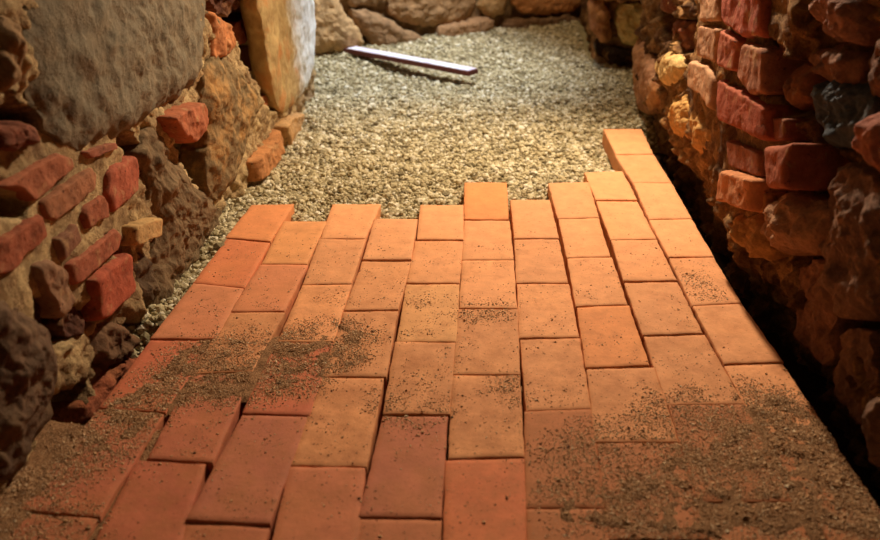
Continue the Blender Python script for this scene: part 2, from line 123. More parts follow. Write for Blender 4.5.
def mat_brick():
    s = MatB('old_wall_brick', .9, .2); oi = s.n('ShaderNodeObjectInfo')
    fine = s.noise(220, 4, .7); med = s.noise(32, 6, .65)
    c = s.mix(1.0, oi.outputs['Color'], s.ramp(med, [(.25, G3(.55)), (.75, G3(1.25))]), 'MULTIPLY')
    m = s.ramp(s.noise(21, 6, .72, dist=.4), [(.56, G3(0)), (.70, G3(.75))])
    c = s.mix(m, c, s.mix(fine, lin((150, 112, 76)), lin((205, 170, 120))))
    c = s.mix(s.ramp(s.noise(75, 3, .6), [(.28, G3(.8)), (.38, G3(0))]), c, lin((62, 32, 24)))
    s.bump([(fine, .3), (s.noise(95, 5, .65), .7), (med, .8)], .005, .7)
    return s.out(c)
def mat_stone(name, tint, amt, dist=.008):
    s = MatB(name, .88, .25); oi = s.n('ShaderNodeObjectInfo')
    fine = s.noise(190, 5, .75); med = s.noise(26, 7, .7, dist=.5); big = s.noise(8, 4, .6)
    c = s.mix(1.0, oi.outputs['Color'], s.ramp(med, [(.25, G3(.5)), (.72, G3(1.35))]), 'MULTIPLY')
    c = s.mix(1.0, c, s.ramp(fine, [(.3, G3(.75)), (.7, G3(1.22))]), 'MULTIPLY')
    c = s.mix(s.ramp(s.math('ADD', s.math('MULTIPLY', big, .6), s.math('MULTIPLY', med, .4)), [(.5, G3(0)), (.66, G3(amt))]), c, lin(tint))
    s.bump([(fine, .3), (s.noise(70, 6, .7), .8), (med, .8), (s.noise(48, 2, .5), .8)], dist*.8, .8)
    return s.out(c)
def mat_mortar(name, a, b, dark):
    s = MatB(name, .95, .15)
    fine = s.noise(230, 4, .7); med = s.noise(30, 6, .68, dist=.6); big = s.noise(9, 4, .6)
    c = s.mix(s.ramp(med, [(.32, G3(0)), (.68, G3(1))]), lin(a), lin(b))
    c = s.mix(s.ramp(big, [(.42, G3(0)), (.66, G3(.85))]), c, lin(dark))
    c = s.mix(1.0, c, s.ramp(fine, [(.3, G3(.7)), (.7, G3(1.25))]), 'MULTIPLY')
    s.bump([(fine, .4), (s.noise(85, 6, .7), 1.0), (med, 1.0)], .009, .9)
    return s.out(c)
def mat_grains(name, stops, bump=.002):
    s = MatB(name, .85, .25)
    r = s.tc.outputs['Random Per Island']
    c = s.ramp(r, [(p, lin(q)) for p, q in stops])
    c = s.mix(1.0, c, s.ramp(s.noise(300, 3, .6), [(.3, G3(.8)), (.7, G3(1.15))]), 'MULTIPLY')
    s.bump([(s.noise(500, 3, .6), 1)], bump, .5)
    return s.out(c)
def mat_ground(name, a, b, sc=140, dist=.006):
    s = MatB(name, .95, .15); f = s.noise(sc, 5, .75); m = s.noise(sc/8, 5, .6)
    c = s.mix(s.ramp(f, [(.35, G3(0)), (.65, G3(1))]), lin(a), lin(b))
    c = s.mix(1.0, c, s.ramp(m, [(.3, G3(.8)), (.7, G3(1.15))]), 'MULTIPLY')
    s.bump([(f, 1), (m, .6)], dist, .8)
    return s.out(c)
def mat_jamb():   # ochre jamb, turning white towards its far end
    s = MatB('ochre_to_white', .8, .3)
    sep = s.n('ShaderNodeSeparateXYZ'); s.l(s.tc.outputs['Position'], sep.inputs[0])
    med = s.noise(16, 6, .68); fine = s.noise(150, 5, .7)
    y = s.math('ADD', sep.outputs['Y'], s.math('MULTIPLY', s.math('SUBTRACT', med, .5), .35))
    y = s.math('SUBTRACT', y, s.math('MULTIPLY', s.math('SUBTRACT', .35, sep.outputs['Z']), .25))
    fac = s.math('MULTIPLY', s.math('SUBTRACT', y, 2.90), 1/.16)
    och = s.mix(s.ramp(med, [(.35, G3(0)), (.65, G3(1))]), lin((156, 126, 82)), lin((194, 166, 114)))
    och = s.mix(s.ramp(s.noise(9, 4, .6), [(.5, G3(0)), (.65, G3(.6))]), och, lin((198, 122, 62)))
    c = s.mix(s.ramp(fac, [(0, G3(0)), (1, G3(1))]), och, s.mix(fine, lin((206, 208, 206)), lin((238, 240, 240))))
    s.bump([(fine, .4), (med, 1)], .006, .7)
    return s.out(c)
def mat_plank():  # cool sheen on the board's top, put into its base colour
    s = MatB('board_sheen_tint', .38, .5)
    med = s.noise(14, 5, .6); fine = s.noise(120, 4, .6)
    c = s.mix(s.ramp(med, [(.4, G3(0)), (.62, G3(1))]), lin((222, 214, 232)), lin((242, 240, 248)))
    s.bump([(fine, 1)], .001, .3)
    return s.out(c)
def mat_plain(name, a, b, rough=.8):
    s = MatB(name, rough, .3)
    c = s.mix(s.noise(40, 5, .6), lin(a), lin(b)); s.bump([(s.noise(140, 4, .6), 1)], .001, .4)
    return s.out(c)

M_pav = mat_paver(); M_brk = mat_brick()
M_stone = mat_stone('grey_fieldstone', (128, 104, 74), .5)
M_stone_o = mat_stone('ochre_stained_stone', (206, 150, 84), .65)
M_stone_r = mat_stone('red_brown_stone', (190, 140, 84), .30, .012)
M_mor_l = mat_mortar('lime_mortar', (156, 126, 90), (218, 188, 138), (112, 82, 58))
M_mor_r = mat_mortar('crumbling_lime_mortar', (100, 64, 44), (188, 144, 92), (66, 42, 32))
M_mor_b = mat_mortar('back_wall_mortar', (112, 86, 58), (160, 128, 88), (78, 58, 42))
M_gravel = mat_grains('pea_gravel', [(0, (116, 104, 78)), (.15, (152, 138, 104)), (.5, (190, 174, 136)), (.8, (212, 198, 162)), (1, (230, 222, 200))])
M_grit = mat_grains('brick_grit', [(0, (104, 74, 52)), (.10, (150, 112, 80)), (.5, (192, 148, 106)), (.85, (212, 172, 130)), (1, (222, 198, 164))])
M_gbed = mat_ground('gravel_bed', (122, 110, 80), (176, 162, 122))
M_sand = mat_ground('sandy_grit', (118, 84, 58), (184, 138, 98), 260, .006)
M_earth = mat_ground('earth', (44, 32, 24), (70, 52, 38), 60)
M_jamb = mat_jamb(); M_plank = mat_plank()
M_plank_e = mat_plain('board_edge', (96, 52, 50), (132, 78, 74)); M_ceil = mat_mortar('ceiling_plaster', (110, 92, 74), (140, 120, 96), (90, 72, 56))

# ------------------------------------------------------------------ floor bricks
def paver(name, quad, zt, near_up, seed, col, dust):
    TL, TR, BR, BL = [V((p[0], p[1], 0)) for p in quad]
    ctr = (TL+TR+BR+BL)/4; T = .06
    nx, ny, nzv = 10, 20, 5
    bm = bmesh.new(); grid = {}
    def pt(u, v, w):
        a = TL.lerp(TR, u); b = BL.lerp(BR, u); p = b.lerp(a, v)
        # rounded arrises
        L1 = (TR-TL).length; L2 = (TL-BL).length
        du = min(u, 1-u)*L1; dv = min(v, 1-v)*L2; dw = (1-w)*T
        r = .0035
        q = V((p.x, p.y, -T*(1-w)))
        if w == 1:
            e = min(du, dv)
            if e < r: q.z -= (r-e)*.0
        n1 = V((nz(q+V((seed, 0, 0)), 28, 3), nz(q+V((0, seed, 5)), 28, 3), nz(q+V((3, 1, seed)), 16, 3)))
        q.x += n1.x*.0016; q.y += n1.y*.0016; q.z += n1.z*.0013
        return q
    us = [0, .014]+[i/(nx) for i in range(1, nx)]+[.986, 1]; vs = [0, .007]+[i/ny for i in range(1, ny)]+[.993, 1]; ws = [0, .4, .8, .97, 1]
    idx = {}; verts = []; faces = []
    nu, nv, nw = len(us), len(vs), len(ws)
    def vid(i, j, k):
        if (i, j, k) not in idx:
            p = pt(us[i], vs[j], ws[k])
            # soften edges by pulling edge vertices inwards
            ex = i in (0, nu-1); ey = j in (0, nv-1); ez = k == nw-1
            if ez and (ex or ey):
                p.z -= .0009
                if ex: p.x += .0007*(1 if i == 0 else -1)
                if ey: p.y += .0007*(1 if j == 0 else -1)
            idx[(i, j, k)] = len(verts); verts.append(p)
        return idx[(i, j, k)]
    for i in range(nu-1):
        for j in range(nv-1):
            faces.append((vid(i, j, nw-1), vid(i+1, j, nw-1), vid(i+1, j+1, nw-1), vid(i, j+1, nw-1)))
            faces.append((vid(i, j, 0), vid(i, j+1, 0), vid(i+1, j+1, 0), vid(i+1, j, 0)))
    for k in range(nw-1):
        for i in range(nu-1):
            faces.append((vid(i, 0, k), vid(i+1, 0, k), vid(i+1, 0, k+1), vid(i, 0, k+1)))
            faces.append((vid(i+1, nv-1, k), vid(i, nv-1, k), vid(i, nv-1, k+1), vid(i+1, nv-1, k+1)))
        for j in range(nv-1):
            faces.append((vid(0, j+1, k), vid(0, j, k), vid(0, j, k+1), vid(0, j+1, k+1)))
            faces.append((vid(nu-1, j, k), vid(nu-1, j+1, k), vid(nu-1, j+1, k+1), vid(nu-1, j, k+1)))
    bm.free()
    Ln = (TL-BL).length
    for p in verts:
        t = (ctr.y-p.y)/Ln            # +.5 at the near end
        p.z += zt + near_up*t
    o = mesh_np(name, [tuple(p) for p in verts], faces, 4, M_pav, True)
    o.data.set_sharp_from_angle(angle=math.radians(50))
    recenter(o, (ctr.x, ctr.y, zt-.03))
    o.color = (*lin(col), dust)
    return o

ORD = ['first', 'second', 'third', 'fourth', 'fifth', 'sixth', 'seventh', 'eighth', 'ninth', 'tenth']
TONE = {(0,0):(214,122,72),(0,1):(208,108,66),(0,2):(204,116,78),(0,3):(196,92,62),(0,4):(186,92,64),(1,0):(214,132,80),(1,1):(206,116,76),(1,4):(184,88,62),
 (2,3):(192,90,60),(2,4):(182,94,68),(3,4):(196,104,70),(3,0):(216,136,90),(4,2):(214,140,88),(4,4):(182,94,66),(5,5):(204,100,62),(5,0):(216,120,66),(7,3):(214,124,72),(1,3):(184,92,64),(0,5):(178,92,62),(1,5):(178,92,62),(2,5):(182,92,62),(4,5):(186,98,64)}
RAISE = {(0,0):.007,(0,1):.005,(1,0):.007,(1,1):.005,(2,0):.009,(3,1):.010,(4,0):.008,(4,1):.005,(4,2):.005,(5,0):.006,(5,2):.006,(6,2):.003,(7,3):.008,(8,0):.008,(8,2):.006,(8,3):.008,(9,3):.003,(9,5):.005,
 (1,3):.006,(1,4):.004,(2,3):.005,(2,4):.009,(4,4):.009,(0,3):.006,(0,4):.007,(5,4):.004,(6,3):.004,(3,2):.005}
for c, col in enumerate(BRICKS):
    for r, q in enumerate(col):
        q = [list(p) for p in q]
        ln = (q[0][1]+q[1][1]-q[2][1]-q[3][1])/2
        if r == len(col)-1 and ln < .22:
            f = .236/ln
            for a, b in ((0, 3), (1, 2)):
                q[b] = [q[a][0]+(q[b][0]-q[a][0])*f, q[a][1]+(q[b][1]-q[a][1])*f]
        
        if r < len(col)-1:
            for k, nk in ((2, 1), (3, 0)):
                g = q[k][1]-col[r+1][nk][1]
                if 0 < g < .03: q[k][1] -= max(0, g-.0012)
        ex = .0024 if q[0][1] > 1.3 else .0015
        q[0][0] -= ex; q[3][0] -= ex; q[1][0] += ex; q[2][0] += ex
        hi = RAISE.get((c, r), .002)*.5
        base = (c, r) in TONE and tuple(min(255, v+k) for v, k in zip(TONE[(c, r)], (8, 20, 18))) or tuple(v*m for v, m in zip((226, 156, 106), [random.uniform(.94, 1.04)]*3))
        tone = 'reddish' if base[1] < 121 else 'orange'
        y = sum(p[1] for p in q)/4
        dust = min(1, max(0, (2.0-y)/.9)) * (.6 if (c, r) not in TONE else .35)
        if c >= 6 and y < 1.22: dust = .8; base = (198, 122, 80)
        o = paver('paving_brick', q, random.uniform(-.0015, .0015), hi, c*17+r*5.3, base, dust)
        if r == 0: lab = f'orange paving brick touching the gravel at the far end of the {ORD[c]} column from left'
        elif r == len(col)-1: lab = f'{tone} nearest paving brick, closest to the viewer in the {ORD[c]} column from left'
        else: lab = f'{tone} paving brick, {ORD[r]} from the gravel end in the {ORD[c]} column from left'
        tag(o, lab, 'brick', 'paving bricks of the passage floor')

# ------------------------------------------------------------------ walls of mortar
def wall(name, path, z0, z1, step, mat, fdepth, holes=None):
    """rough mortar sheet along a ground path; depth(s,x,y,z) pushes it away from the passage"""
    P = [np.array(p, float) for p in path]; S = [0]
    for a, b in zip(P, P[1:]): S.append(S[-1]+np.linalg.norm(b-a))
    ns = int(S[-1]/step); nzv = int((z1-z0)/step)
    vs = []; base = []; nor = []
    for i in range(ns+1):
        s = S[-1]*i/ns; k = max(j for j in range(len(P)-1) if S[j] <= s+1e-9)
        t = (s-S[k])/(S[k+1]-S[k]); p = P[k]*(1-t)+P[k+1]*t
        d = P[k+1]-P[k]; d /= np.linalg.norm(d)
        base.append(p); nor.append((-d[1], d[0]))
    nor = np.array(nor); w = max(1, int(.04/step))
    ker = np.ones(2*w+1)/(2*w+1)
    nor = np.stack([np.convolve(np.pad(nor[:, a], w, 'edge'), ker, 'valid') for a in (0, 1)], 1)
    base = np.array(base)
    X = np.repeat(base[:, None, :], nzv+1, 1); N = np.repeat(nor[:, None, :], nzv+1, 1)
    Z = np.repeat(np.linspace(z0, z1, nzv+1)[None, :], ns+1, 0)
    pts = np.concatenate([X, Z[..., None]], 2).reshape(-1, 3)
    dep = np.array([fdepth(*p) for p in pts])
    if holes:
        for h in holes:
            sd = sdist(pts[:, 1:], h); m = (pts[:, 1] < 3.3)
            dep -= np.where(m, np.clip((sd+.010)/.016, 0, 1)*.17, 0)
    pts[:, :2] += N.reshape(-1, 2)*dep[:, None]
    i, j = np.meshgrid(np.arange(ns), np.arange(nzv), indexing='ij'); a = (i*(nzv+1)+j).ravel()
    F = np.stack([a, a+nzv+1, a+nzv+2, a+1], 1)
    o = mesh_np(name, pts, F, 4, mat, True)
    return tag(o, kind='structure')

def rub(x, y, z):     # rubble-like lumps
    d = mathutils.noise.voronoi(V((x*9, y*7, z*11)))[0]
    return .02*min(1, (d[1]-d[0])*2.2)-.012
def zone(v, a, b, e): return max(0, min(1, (v-a)/e, (b-v)/e))
def dlw(x, y, z):
    k = zone(y, .9, 1.6, .06)*zone(z, .13, .50, .05)
    return dl(x, y, z)*(1-.7*k)+.004*k
def drw(x, y, z):
    k = zone(y, 1.69, 2.5, .03)*zone(z, .14, .75, .05)
    return dr(x, y, z)*(1-.65*k)+.012*k
def dl(x, y, z): return nz((x, y, z), 9, 5)*.016+nz((x+4, y, z), 40, 5)*.011+abs(nz((x, y+7, z), 22, 3))*.014+rub(x, y, z)*.4-.004
def dr(x, y, z):
    lo = max(0, min(1, (.06-z)/.06))
    return nz((x, y, z), 8, 5)*.034+nz((x+4, y, z), 34, 5)*.017+abs(nz((x, y+7, z), 18, 3))*.03+rub(x, y, z)*.8-.05*lo-.008
wl = wall('wall_left', [(-1.9, 3.40), (-.70, 3.37), (-.712, 2.45), (-.736, 1.9), (-.736, -.5)], -.14, 1.3, .007, M_mor_l, dlw, HOLES_L)
wr = wall('wall_right', [(.675, -.5), (.672, 1.645), (.618, 1.695), (.622, 3.42), (1.7, 3.46)], -.14, 1.3, .007, M_mor_r, drw, HOLES_R)
wb = wall('wall_back', [(2.3, 5.94), (-1.9, 3.486)], -.14, 1.5, .016, M_mor_b, lambda x, y, z: nz((x, y, z), 5, 5)*.04+rub(x*.5, y*.5, z*.5)*1.5)
wp = wall('wall_far_right', [(1.6, 3.97), (.55, 3.97), (.55, 5.2)], -.14, 1.5, .014, M_mor_r, dl)

# ------------------------------------------------------------------ masonry units
def unit(name, outline, to3, mat, col, bulge=.03, pw=4, depth=.12, amp=.006, jit=.004, soft=2, seed=0, wob=30, tilt=(0, 0), smooth_n=None):
    """a stone or brick: outline (a,b) in the wall's plane, to3(a,b,h) -> world with h out of the wall"""
    pts = [V((a, b, 0)) for a, b in outline]
    for _ in range(soft):                       # corner cutting
        new = []
        for i in range(len(pts)):
            p, q = pts[i], pts[(i+1) % len(pts)]; k = .25 if soft > 1 else .06
            new += [p.lerp(q, k), p.lerp(q, 1-k)]
        pts = new
    L = [0]
    for i in range(len(pts)): L.append(L[-1]+(pts[(i+1) % len(pts)]-pts[i]).length)
    per = L[-1]; n = max(48, min(220, int(per/.006)))
    out = []
    k = 0
    for i in range(n):
        s = per*i/n
        while L[k+1] < s: k += 1
        t = (s-L[k])/max(L[k+1]-L[k], 1e-9); out.append(pts[k].lerp(pts[(k+1) % len(pts)], t))
    cx = sum(p.x for p in out)/n; cy = sum(p.y for p in out)/n
    size = per/4
    nr = max(12, min(80, int(size/.0055)))
    verts = []; faces = []
    rings = [(1-(1-i/nr)**(1.6 if pw > 8 else 1.15)) for i in range(1, nr+1)]
    def place(x, y, r):
        h = bulge*(1-r**pw)+tilt[0]*(x-cx)+tilt[1]*(y-cy)
        q = (x+seed*1.7, y, h+seed*.37)
        h += nz(q, 10, 3)*amp*1.3*(1-.3*r)+nz(q, wob, 5)*amp+(mathutils.noise.voronoi(V((q[0]*15, q[1]*15, q[2]*15)))[0][0]-.45)*-1.6*amp
        return h
    verts.append(to3(cx, cy, place(cx, cy, 0)))
    for r in rings:
        for p in out:
            x = cx+(p.x-cx)*r; y = cy+(p.y-cy)*r
            if r > .5:
                e = (r-.5)*2
                x += nz((p.x+seed, p.y, .3), 22, 4)*jit*e; y += nz((p.x, p.y+seed, 7.3), 22, 4)*jit*e
            verts.append(to3(x, y, place(x, y, r)))
    last = [(p.x, p.y) for p in out]
    for dd, sc in ((.12, 1.005), (.35, 1.0), (.7, .96), (1, .9)):
        for p in out:
            x = cx+(p.x-cx)*sc+nz((p.x+seed, p.y, .3), 22, 4)*jit; y = cy+(p.y-cy)*sc+nz((p.x, p.y+seed, 7.3), 22, 4)*jit
            h = -depth*dd+tilt[0]*(x-cx)+tilt[1]*(y-cy)+nz((x, y, dd*3+seed), 25, 3)*amp
            verts.append(to3(x, y, h))
    nb = len(verts); verts.append(to3(cx, cy, -depth))
    R = len(rings)+4; tri = []
    bm = bmesh.new(); bv = [bm.verts.new(v) for v in verts]
    for i in range(n):
        j = (i+1) % n
        bm.faces.new((bv[0], bv[1+i], bv[1+j]))
        for k in range(R-1):
            a = 1+k*n; b = a+n
            bm.faces.new((bv[a+i], bv[b+i], bv[b+j], bv[a+j]))
        a = 1+(R-1)*n; bm.faces.new((bv[a+i], bv[nb], bv[a+j]))
    bmesh.ops.recalc_face_normals(bm, faces=bm.faces)
    for f in bm.faces: f.smooth = True
    me = bpy.data.meshes.new(name); bm.to_mesh(me); bm.free(); me.materials.append(mat)
    o = bpy.data.objects.new(name, me); C.objects.link(o)
    if mat is M_brk: col = (col[0]*.93+4, col[1]*.95+14, col[2]*.92+16)
    o.color = (*lin(col), 1)
    recenter(o, to3(cx, cy, -depth*.4))
    return o

def side_L(X): return lambda a, b, h: V((X+h, a, b))
def side_R(X): return lambda a, b, h: V((X-h, a, b))
BR = dict(bulge=.013, pw=22, depth=.11, amp=.0025, jit=.004, soft=1)
ST = dict(bulge=.028, pw=4.5, depth=.14, amp=.012, jit=.012, soft=2)
def U(**k): return k
bricks_l = 'old bricks in the left wall'; bricks_r = 'old bricks in the right wall'; st_l = 'rubble stones of the left wall'; st_r = 'rubble stones of the right wall'
SPEC = {
 'big_boulder': ('boulder', M_stone, (122,109,88), U(bulge=.03, pw=7, depth=.2, amp=.006, jit=.012, wob=26), 'huge flat grey-brown boulder filling the top of the left wall', 'boulder'),
 'small_left': ('rubble_stone', M_stone, (146,112,76), ST, 'small brown stone at the far left above the dark hollow, beside the grey boulder', 'stone'),
 'ledge': ('rubble_stone', M_stone_r, (128,72,50), U(**{**ST, 'bulge':.02}), 'low reddish ledge stone under the dark hollow at the far left', 'stone'),
 'b1': ('masonry_brick', M_brk, (172,88,58), BR, 'long red wall brick tilted under the lower left corner of grey boulder', 'brick'),
 'b2': ('masonry_brick', M_brk, (168,96,64), BR, 'long worn red wall brick, second along the top slanting row', 'brick'),
 'b3': ('masonry_brick', M_brk, (182,84,58), U(**{**BR,'bulge':.014}), 'tall squarish red wall brick standing upright below the black hole', 'brick'),
 'b4': ('masonry_brick', M_brk, (166,82,54), BR, 'short broken red wall brick tucked left of the upright squarish brick', 'brick'),
 'b5': ('masonry_brick', M_brk, (166,78,50), U(**{**BR,'bulge':.014}), 'wide red wall brick cut off by the left edge, below the tilted long brick', 'brick'),
 'b6': ('masonry_brick', M_brk, (146,86,62), BR, 'small dull brick stub smeared with mortar in the left wall middle', 'brick'),
 'b7': ('masonry_brick', M_brk, (170,84,58), U(**{**BR,'bulge':.014}), 'long red wall brick rising steeply just above the lone square red brick', 'brick'),
 'b8': ('masonry_brick', M_brk, (206,150,96), U(**{**BR,'bulge':.03}), 'pale tan wall brick end jutting out right of the other left bricks', 'brick'),
 'b9': ('masonry_brick', M_brk, (182,78,52), U(**{**BR,'bulge':.022}), 'smooth square red brick face, lowest brick of the left wall', 'brick'),
 'b10': ('masonry_brick', M_brk, (158,104,76), U(**{**BR,'bulge':.018,'amp':.006}), 'broken crumbling brick leaning diagonally among the left bricks, coated with mortar', 'brick'),
 'b11': ('masonry_brick', M_brk, (162,84,60), BR, 'thin brick sliver wedged right under the grey boulder', 'brick'),
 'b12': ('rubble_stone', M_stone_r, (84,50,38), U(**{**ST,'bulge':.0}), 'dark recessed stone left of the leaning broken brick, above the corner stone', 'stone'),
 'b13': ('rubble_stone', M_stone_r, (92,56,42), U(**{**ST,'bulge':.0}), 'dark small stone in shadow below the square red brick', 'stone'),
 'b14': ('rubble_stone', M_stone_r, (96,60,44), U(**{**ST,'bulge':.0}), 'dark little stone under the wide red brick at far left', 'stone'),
 'tall_rough': ('rubble_stone', M_stone, (122,98,70), U(bulge=.03, pw=4, depth=.2, amp=.011, jit=.012, soft=2), 'tall rough grey-brown stone sloping down to the floor right of the left bricks', 'stone'),
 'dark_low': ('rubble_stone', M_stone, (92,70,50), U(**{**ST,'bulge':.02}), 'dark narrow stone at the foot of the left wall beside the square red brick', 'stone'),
 'corner_stone': ('boulder', M_stone, (104,78,58), U(bulge=.035, pw=4, depth=.2, amp=.010, jit=.01, soft=2), 'large dark rounded stone at the lower left corner near the floor', 'boulder'),
 'low_a': ('rubble_stone', M_stone, (112,80,56), U(**{**ST,'bulge':.03}), 'brown lumpy stone low in the left wall beneath the square red brick', 'stone'),
 'low_b': ('rubble_stone', M_stone_r, (150,82,54), U(**{**ST,'bulge':.03}), 'long reddish stone lying along the floor edge at the left wall foot', 'stone'),
 'red_stub': ('masonry_brick', M_brk, (182,92,58), U(**{**BR,'bulge':.025,'depth':.14,'amp':.006}), 'stubby red brick jutting out below the right corner of the grey boulder', 'brick'),
 'yellow_boulder': ('boulder', M_stone_o, (130,106,72), U(bulge=.03, pw=4, depth=.08, amp=.008, jit=.01, soft=2), 'yellowish brown rounded boulder in the left wall between grey boulder and pale jamb', 'boulder'),
 'rubble_top': ('masonry_brick', M_brk, (196,110,62), U(**{**BR,'bulge':.03,'amp':.008}), 'crumbled orange brick beside the upper right edge of the grey boulder', 'brick'),
 'jamb': ('jamb_stone', M_jamb, (200,170,110), U(bulge=.014, pw=12, depth=.07, amp=.004, jit=.01, soft=2), 'tall ochre and white jamb stone at the far end of the left wall', 'stone'),
 'foot_a': ('masonry_brick', M_brk, (196,118,68), U(**{**BR,'bulge':.03,'amp':.006}), 'orange brick at the left wall foot beside the gravel, under the yellowish boulder', 'brick'),
 'foot_b': ('masonry_brick', M_brk, (200,140,88), U(**{**BR,'bulge':.03,'amp':.005}), 'pale orange brick under the white-ended jamb, touching the gravel', 'brick'),
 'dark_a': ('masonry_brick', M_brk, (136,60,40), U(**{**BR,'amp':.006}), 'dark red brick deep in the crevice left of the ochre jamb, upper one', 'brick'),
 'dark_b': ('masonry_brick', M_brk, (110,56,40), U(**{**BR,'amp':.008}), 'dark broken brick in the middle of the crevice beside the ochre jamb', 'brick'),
 'dark_c': ('masonry_brick', M_brk, (176,96,56), U(**{**BR,'amp':.006}), 'small orange brick chip at the bottom of the crevice beside the jamb', 'brick'),
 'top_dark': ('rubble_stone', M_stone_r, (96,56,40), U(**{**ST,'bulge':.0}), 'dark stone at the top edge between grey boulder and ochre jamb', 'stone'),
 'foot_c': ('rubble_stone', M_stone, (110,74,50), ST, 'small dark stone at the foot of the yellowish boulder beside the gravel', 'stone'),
 'corner_slab': ('rubble_stone', M_stone_o, (176,128,96), U(bulge=.03, pw=5, depth=.16, amp=.008, jit=.01, soft=2), 'pinkish slab standing at the far corner of the right wall by the gravel', 'stone'),
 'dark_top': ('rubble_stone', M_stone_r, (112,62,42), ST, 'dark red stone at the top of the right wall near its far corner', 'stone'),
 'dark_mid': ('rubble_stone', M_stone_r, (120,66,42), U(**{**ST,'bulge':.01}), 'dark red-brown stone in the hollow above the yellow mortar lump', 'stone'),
 'lump_a': ('rubble_stone', M_stone_o, (204,166,108), U(bulge=.03, pw=4, depth=.12, amp=.006, jit=.006, soft=2), 'bright yellow lumpy stone sticking out at the far part of right wall', 'stone'),
 'lump_b': ('rubble_stone', M_stone_o, (196,148,86), U(bulge=.03, pw=2.5, depth=.12, amp=.011, jit=.010, soft=2), 'yellow-brown crumbling stone below the bright yellow lump, above the floor gap', 'stone'),
 'lump_c': ('rubble_stone', M_stone_o, (186,138,80), U(bulge=.03, pw=2.5, depth=.12, amp=.011, jit=.010, soft=2), 'ragged mortar-covered stone left of the long red brick in the pier', 'stone'),
 'pale_a': ('masonry_brick', M_brk, (196,132,98), BR, 'pale pinkish brick at the top of the pier, left of the big red brick', 'brick'),
 'pale_b': ('masonry_brick', M_brk, (186,122,90), BR, 'pale narrow brick in the second row of the right pier, leftmost there', 'brick'),
 'red_top': ('masonry_brick', M_brk, (178,78,56), U(**{**BR,'bulge':.02}), 'big red brick at the top edge of the right pier', 'brick'),
 'red_b': ('masonry_brick', M_brk, (182,88,62), U(**{**BR,'bulge':.02}), 'upright red brick in the second row of the pier, the middle one', 'brick'),
 'red_c': ('masonry_brick', M_brk, (176,102,74), U(**{**BR,'bulge':.02}), 'brownish upright brick in the second row of the pier, next to the shadow', 'brick'),
 'red_long': ('masonry_brick', M_brk, (172,74,48), U(**{**BR,'bulge':.02}), 'long smooth dark red brick across the middle of the right pier', 'brick'),
 'pale_end': ('masonry_brick', M_brk, (204,140,104), U(**{**BR,'bulge':.02}), 'pale pinkish brick at the left end of the long red pier brick', 'brick'),
 'red_under': ('masonry_brick', M_brk, (160,84,60), BR, 'dull red brick below the long red pier brick', 'brick'),
 'stub': ('masonry_brick', M_brk, (172,82,56), U(bulge=.012, pw=9, depth=.17, amp=.004, jit=.004, soft=1), 'blocky red brick jutting far out of the right wall', 'brick'),
 'bright': ('masonry_brick', M_brk, (206,120,76), U(**{**BR,'bulge':.025,'amp':.004}), 'bright orange lowest brick of the right pier, left of the jutting brick', 'brick'),
 'gap_a': ('masonry_brick', M_brk, (140,66,46), BR, 'small dark red brick end just above the jutting block brick', 'brick'),
 'small_orange': ('masonry_brick', M_brk, (186,110,62), BR, 'small orange brick chip wedged right of the bright lowest pier brick', 'brick'),
 'up_a': ('rubble_stone', M_stone_r, (142,86,66), U(**{**ST,'bulge':.03}), 'reddish rough stone right of the black gap beside the big top brick', 'stone'),
 'up_b': ('rubble_stone', M_stone_r, (150,92,72), ST, 'reddish stone at the top edge directly right of the big top brick', 'stone'),
 'up_c': ('rubble_stone', M_stone_r, (160,116,92), ST, 'narrow pale oval stone at the top edge of the right wall', 'stone'),
 'up_d': ('rubble_stone', M_stone_r, (156,106,86), ST, 'large pinkish rough stone in the top right corner of the right wall', 'stone'),
 'up_e': ('rubble_stone', M_stone_r, (134,90,68), U(**{**ST,'bulge':.02}), 'brown rough stone just above the blue-grey stone', 'stone'),
 'up_f': ('rubble_stone', M_stone_r, (132,78,54), U(**{**ST,'bulge':.02}), 'tall brown stone standing left of the blue-grey stone', 'stone'),
 'blue_stone': ('rubble_stone', M_stone, (78,84,94), U(**{**ST,'bulge':.03,'amp':.014}), 'dark blue-grey stone in the right wall above the jutting brick', 'stone'),
 'edge_pink': ('rubble_stone', M_stone_r, (170,104,86), ST, 'pinkish stone at the right edge beside the blue-grey stone', 'stone'),
 'block_low': ('rubble_stone', M_stone_r, (172,126,96), U(**{**ST,'bulge':.05,'pw':4}), 'brown blocky stone directly under the jutting red brick', 'stone'),
 'slab_right': ('rubble_stone', M_stone_r, (134,98,78), U(**{**ST,'bulge':.03}), 'broad dark slab at the right edge beside the brown blocky stone', 'stone'),
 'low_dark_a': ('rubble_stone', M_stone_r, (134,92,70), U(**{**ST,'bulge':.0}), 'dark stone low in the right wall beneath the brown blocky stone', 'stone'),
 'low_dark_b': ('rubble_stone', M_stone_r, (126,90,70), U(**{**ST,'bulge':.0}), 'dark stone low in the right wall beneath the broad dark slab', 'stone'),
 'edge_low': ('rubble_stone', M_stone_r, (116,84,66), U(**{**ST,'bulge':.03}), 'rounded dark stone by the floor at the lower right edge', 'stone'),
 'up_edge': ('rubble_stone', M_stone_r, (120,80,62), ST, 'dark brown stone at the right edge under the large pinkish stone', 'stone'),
 'tan_a': ('rubble_stone', M_stone_o, (176,128,76), U(bulge=.035, pw=2.5, depth=.12, amp=.014, jit=.012, soft=2), 'tan crumbly stone below the bright lowest pier brick', 'stone'),
}
